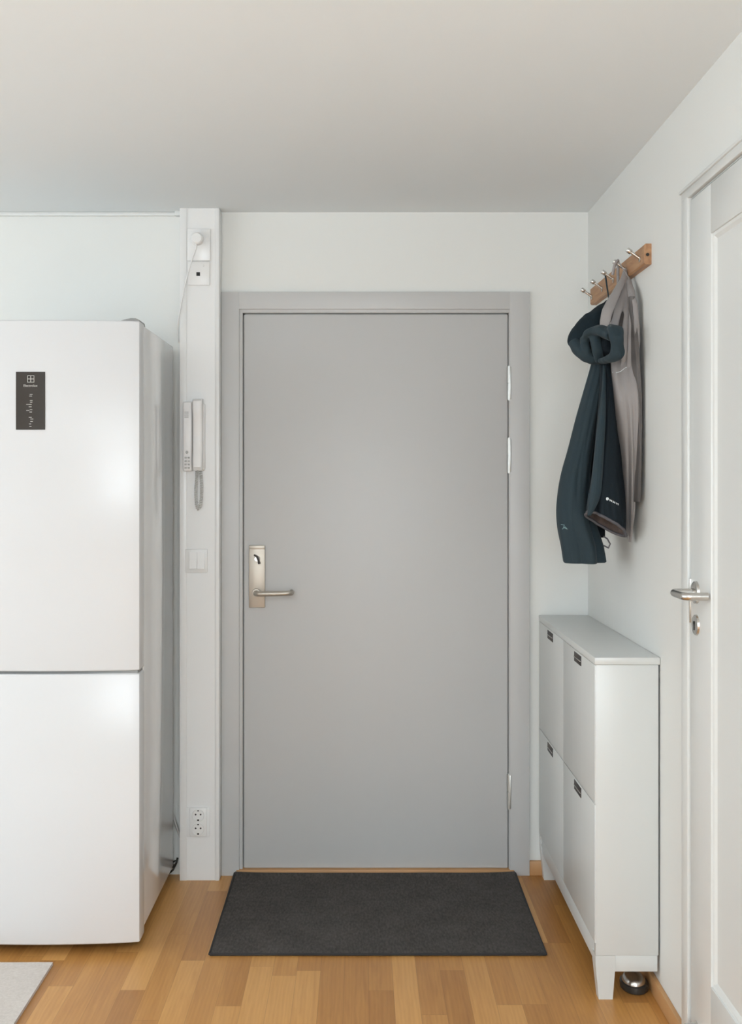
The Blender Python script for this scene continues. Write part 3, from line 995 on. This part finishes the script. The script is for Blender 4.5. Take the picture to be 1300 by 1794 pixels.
def swept(paths, vox=.0035, fold=.004, seed=0, smooth_it=6, hollow=None):
    """join swept rolls of cloth into one continuous surface"""
    mb = MB()
    for pts, sq in paths:
        P = smooth_path([px(a, b_, y) for a, b_, y, r in pts], 5)
        rr = smooth_path([Vector((r, 0, 0)) for a, b_, y, r in pts], 5)
        mb.tube(P, [max(q.x, .002) for q in rr], 24, sq=sq)
    bmesh.ops.recalc_face_normals(mb.bm, faces=mb.bm.faces[:])
    me = bpy.data.meshes.new('t'); mb.bm.to_mesh(me)
    o = bpy.data.objects.new('t', me); C.objects.link(o)
    md = o.modifiers.new('r', 'REMESH'); md.mode = 'VOXEL'; md.voxel_size = vox
    md = o.modifiers.new('s', 'SMOOTH'); md.iterations = smooth_it; md.factor = .5
    bpy.context.view_layer.update()
    m2 = bpy.data.meshes.new_from_object(o.evaluated_get(bpy.context.evaluated_depsgraph_get()))
    bpy.data.objects.remove(o)
    out = MB(); out.bm.from_mesh(m2)
    out.bm.normal_update()
    for v in out.bm.verts:
        c_ = v.co
        v.co = c_ + v.normal * fold * (noise.noise(Vector((c_.x * 22 + seed, c_.y * 14, c_.z * 16))) + .5 * noise.noise(Vector((c_.x * 50, c_.y * 40 + seed, c_.z * 40))))
        v.co.x = min(v.co.x, .785)
    mb.bm.free()
    return out

# taupe grey jacket on the second peg
gj = thing('taupe_jacket', 'taupe grey jacket hanging on the second peg, behind the dark teal one', 'jacket', (.75, 3.36, .95))
body = loft([
    (560, 1082, 1110, 3.40, .035, -.15),
    (600, 1072, 1112, 3.39, .055, -.15),
    (640, 1057, 1116, 3.355, .085, -.12),
    (690, 1058, 1118, 3.33, .100, -.10),
    (740, 1063, 1118, 3.33, .100, -.10),
    (790, 1070, 1115, 3.33, .092, -.10),
    (840, 1078, 1113, 3.33, .080, -.08),
    (895, 1086, 1113, 3.33, .060, -.05),
    (925, 1094, 1109, 3.33, .034, -.05),
    (948, 1101, 1107, 3.33, .014, 0)], folds=.15, nf=5, seed=2, kz=2.2, valleys=((-.9, .2, .2), (-2.3, .15, .2)))
gbody = body.build('body', M['taupe'], gj, angle=80)
back_ = loft([
    (520, 1101, 1112, 3.27, .014, 0),
    (560, 1103, 1116, 3.27, .022, 0),
    (620, 1105, 1120, 3.26, .032, 0),
    (690, 1108, 1124, 3.26, .036, 0),
    (780, 1109, 1125, 3.26, .036, 0),
    (878, 1110, 1123, 3.26, .030, 0)], folds=.12, nf=3, seed=5, xmax=.7855)
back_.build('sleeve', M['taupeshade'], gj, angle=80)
gh = swept([
    ([(1096, 470, 3.372, .006), (1091, 490, 3.34, .010), (1080, 512, 3.30, .014), (1069, 535, 3.27, .016), (1061, 556, 3.255, .015), (1060, 578, 3.26, .014), (1064, 600, 3.30, .010)], .45),
    ([(1097, 474, 3.370, .006), (1093, 505, 3.33, .011), (1086, 535, 3.30, .012), (1079, 560, 3.29, .011), (1070, 590, 3.30, .012)], .5),
    ([(1098, 476, 3.370, .006), (1099, 510, 3.32, .010), (1098, 550, 3.29, .010), (1096, 600, 3.28, .0105), (1093, 645, 3.29, .010)], .5),
    ([(1099, 480, 3.370, .005), (1104, 510, 3.30, .008), (1107, 550, 3.27, .009), (1106, 600, 3.265, .010), (1103, 645, 3.27, .009)], .6),
    ([(1100, 484, 3.370, .005), (1110, 520, 3.265, .007), (1115, 560, 3.25, .008), (1116, 600, 3.245, .008), (1114, 645, 3.25, .008)], .6),
], vox=.0022, fold=.003, seed=4, smooth_it=1)
gh.build('hood', M['taupe'], gj, angle=80)
hb_ = swept([([(1096, 488, 3.40, .008), (1092, 515, 3.38, .020), (1090, 545, 3.37, .030), (1088, 600, 3.37, .040), (1087, 650, 3.37, .045)], .55)], vox=.004, fold=.004, seed=7)
hb_.build('hood_gap_shade', M['taupedark'], gj, angle=80)  # dark backing that paints the shade between the hood strands
mb = MB()
lp = smooth_path([Vector((.727, PEGS[1] - .004, 1.958)), Vector((.732, PEGS[1] - .010, 1.985)), Vector((.741, PEGS[1] - .006, 1.999)), Vector((.745, PEGS[1] + .006, 1.995)), Vector((.745, PEGS[1] + .008, 1.960)), Vector((.745, PEGS[1] + .004, 1.930))], 6)
mb.tube(lp, .0042, 10)
mb.tube(smooth_path([Vector((.745, PEGS[1] - .01, 1.992)), px(1103, 490, 3.34), px(1106, 505, 3.30), px(1108, 530, 3.28)], 6), .0018, 8)
mb.build('hanger_loop', M['taupe'], gj)

# dark teal jacket on the third peg
tj = thing('teal_jacket', 'dark teal hooded jacket hanging in front of the taupe one', 'jacket', (.66, 3.42, .95))
A_ = loft([
    (622, 1040, 1062, 3.42, .030, 0),
    (650, 1033, 1066, 3.42, .038, 0),
    (690, 1021, 1057, 3.42, .048, 0),
    (735, 1009, 1048, 3.43, .055, .05),
    (780, 998, 1041, 3.43, .060, .05),
    (830, 985, 1035, 3.43, .066, .05),
    (880, 977, 1036, 3.43, .074, .05),
    (920, 977, 1046, 3.43, .084, .03),
    (955, 981, 1058, 3.43, .084, 0),
    (984, 985, 1063, 3.43, .082, 0)], folds=.13, nf=4, seed=1.2, kz=3.0, valleys=((-.70, .42, .30), (-1.75, .14, .25)))
teal_a = A_.build('body', M['teal'], tj, angle=80)
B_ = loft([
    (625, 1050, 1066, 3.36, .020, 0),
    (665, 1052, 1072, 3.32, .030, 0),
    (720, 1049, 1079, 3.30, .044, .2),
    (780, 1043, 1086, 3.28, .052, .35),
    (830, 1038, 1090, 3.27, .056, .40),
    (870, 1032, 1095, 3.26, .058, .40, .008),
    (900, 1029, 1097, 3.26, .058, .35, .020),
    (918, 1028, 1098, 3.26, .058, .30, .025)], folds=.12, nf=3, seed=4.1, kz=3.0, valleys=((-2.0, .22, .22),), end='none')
# open the bottom of the sleeve and give it a lining
B_.bm.faces.ensure_lookup_table()
big = [f for f in B_.bm.faces if len(f.verts) > 10]
big.sort(key=lambda f: f.calc_center_median().z)
bmesh.ops.delete(B_.bm, geom=[big[0]], context='FACES_ONLY')
edge_bm = [v for v in B_.bm.verts if v.is_boundary]
ctr = sum((v.co for v in edge_bm), Vector()) / len(edge_bm)
def by_angle(v): return math.atan2(v.co.y - ctr.y, v.co.x - ctr.x)
edge_pts = [v.co.copy() for v in sorted(edge_bm, key=by_angle)]
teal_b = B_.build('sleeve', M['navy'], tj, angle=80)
loft([
    (640, 1057, 1060, 3.31, .004, 0),
    (665, 1055, 1061, 3.285, .008, 0),
    (690, 1053, 1061, 3.26, .012, 0),
    (735, 1048, 1061, 3.24, .018, .1),
    (780, 1043, 1059, 3.22, .020, .2),
    (830, 1038, 1056, 3.21, .021, .2),
    (868, 1033, 1052, 3.205, .020, .2),
    (890, 1030, 1043, 3.205, .014, .2),
    (902, 1029, 1036, 3.205, .006, .2)], folds=.08, nf=3, seed=2.2, kz=4).build('sleeve_panel', M['teal'], tj, angle=80)
loft([
    (640, 1046, 1064, 3.50, .02, 0),
    (700, 1036, 1068, 3.52, .03, 0),
    (780, 1022, 1066, 3.53, .04, 0),
    (860, 1012, 1062, 3.53, .045, 0),
    (940, 1014, 1058, 3.53, .045, 0)], folds=.12, nf=4, seed=8, kz=4).build('recess_shade', M['tealdark'], tj, angle=80)  # dark filler painting the shade between body and sleeve
mb = MB(); bm = mb.bm
rings = []
for sc2, up_ in ((.992, .001), (.96, .010), (.90, .030), (.80, .07), (.3, .10)):
    rings.append([bm.verts.new(Vector((ctr.x + (p.x - ctr.x) * sc2, ctr.y + (p.y - ctr.y) * sc2, p.z + up_))) for p in edge_pts])
for A, Bq in zip(rings, rings[1:]):
    for j in range(len(A)):
        bm.faces.new((A[j], A[(j + 1) % len(A)], Bq[(j + 1) % len(A)], Bq[j]))
bm.faces.new(rings[-1])
mb.build('lining', M['brownlin'], tj, angle=80)
mb = MB()
mb.tube(edge_pts + [edge_pts[0]], .0042, 8, cap=False)
mb.build('cuff_band', M['greycuff'], tj, angle=80)
hood = swept([
    # lower roll returning to the neck
    ([(1006, 598, 3.36, .018), (1016, 612, 3.35, .026), (1028, 622, 3.34, .027), (1044, 627, 3.34, .026), (1054, 630, 3.34, .020)], .8),
    # upper fold over the opening
    ([(1026, 596, 3.33, .016), (1036, 583, 3.30, .022), (1050, 579, 3.27, .025), (1064, 584, 3.24, .030), (1077, 588, 3.21, .028)], .6),
    # right hand flap
    ([(1070, 572, 3.23, .014), (1078, 578, 3.20, .022), (1081, 592, 3.18, .020), (1082, 608, 3.18, .019), (1080, 621, 3.19, .020), (1070, 628, 3.22, .018), (1056, 632, 3.28, .016)], .6),
    # two folds inside
    ([(1024, 592, 3.33, .014), (1026, 604, 3.32, .014), (1030, 618, 3.32, .012)], .8),
    ([(1040, 585, 3.30, .016), (1044, 600, 3.29, .017), (1047, 616, 3.29, .016), (1050, 632, 3.31, .014)], .8),
], vox=.0026, fold=.0055, seed=9, smooth_it=3)
hood_o = hood.build('hood', M['teal'], tj, angle=80)
roll = swept([
    # thick roll from behind the taupe hood down to the outer left tip
    ([(1068, 528, 3.47, .016), (1056, 544, 3.44, .028), (1040, 560, 3.41, .034), (1023, 578, 3.39, .035), (1011, 594, 3.37, .030), (1012, 603, 3.36, .022)], .62),
], vox=.0026, fold=.006, seed=3, smooth_it=3)
roll.build('hood_brim', M['navyhood'], tj, angle=80)
hol = swept([([(1024, 606, 3.40, .026), (1044, 606, 3.37, .036), (1062, 604, 3.32, .038), (1076, 604, 3.27, .026)], .9)], vox=.004, fold=.003, seed=2)
hol.build('hood_gap_shade', M['tealdark'], tj, angle=80)  # dark filler painting the shade inside the hood's hollow
MB().tube(smooth_path([Vector((.741, PEGS[2] + .004, 1.997)), Vector((.745, PEGS[2] + .004, 1.97)), Vector((.746, PEGS[2] - .01, 1.94)), px(1068, 530, 3.46)], 6), .0025, 8).build('hanger_loop', M['teal'], tj)

# marks printed on the jackets follow the cloth
def surf(o, pts, m, name, parent, r=.0012, thick=.0008):
    """pts: list of strokes (photo pixels); each stroke becomes a thin raised ribbon on the cloth"""
    me = o.data
    off = Vector(parent['_o'])
    bvh = BVHTree.FromPolygons([v.co + off for v in me.vertices], [list(p.vertices) for p in me.polygons])
    eye = Vector((0, 0, EYE))
    mb = MB()
    ok = False
    for st in pts:
        rr = r
        if isinstance(st, tuple): rr, st = st
        P = []
        for a, b_ in st:
            d = (px(a, b_, 3.0) - eye).normalized()
            h = bvh.ray_cast(eye, d)
            if h[0] is not None: P.append(h[0] - d * thick)
        if len(P) > 1:
            mb.tube(P, rr, 6); ok = True
        elif len(P) == 1:
            mb.lathe([(0, .001), (rr * .9, .0008), (rr, 0), (0, -.001)], P[0], (-.3, -1, 0), 12); ok = True
    if ok: return mb.build(name, m, parent)
strokes = [(.0045, [(1064, 874)])]
for k in range(6):
    x0_ = 1068.5 + k * 2.9; y0_ = 876.2 + k * 1.42
    strokes.append((.0012, [(x0_, y0_ - 1.6), (x0_ + .2, y0_ + 1.8)]))
    if k % 2 == 0: strokes.append((.0010, [(x0_, y0_), (x0_ + 1.9, y0_ + .9)]))
surf(teal_b, strokes, M['whiteprint'], 'sleeve_logo', tj)
surf(teal_a, [(.0010, [(983, 919), (989, 920), (987, 924)]), (.0010, [(987, 924), (994, 927)]), (.0010, [(985, 927), (990, 923), (993, 926)])], M['tealprint'], 'chest_logo', tj)
surf(gbody, [(.0010, [(1073, 652), (1080, 653), (1087, 651), (1092, 647), (1098, 643)])], M['whiteprint'], 'seam', gj)
# zip pull under the teal cuff
MB().tube([px(1058, 940, 3.36), px(1064, 944, 3.34), px(1069, 953, 3.34), px(1066, 960, 3.34), px(1058, 956, 3.36)], .0022, 8).build('drawcord', M['greycuff'], tj)

# tidy the bookkeeping property
for o in C.objects:
    if '_o' in o: del o['_o']
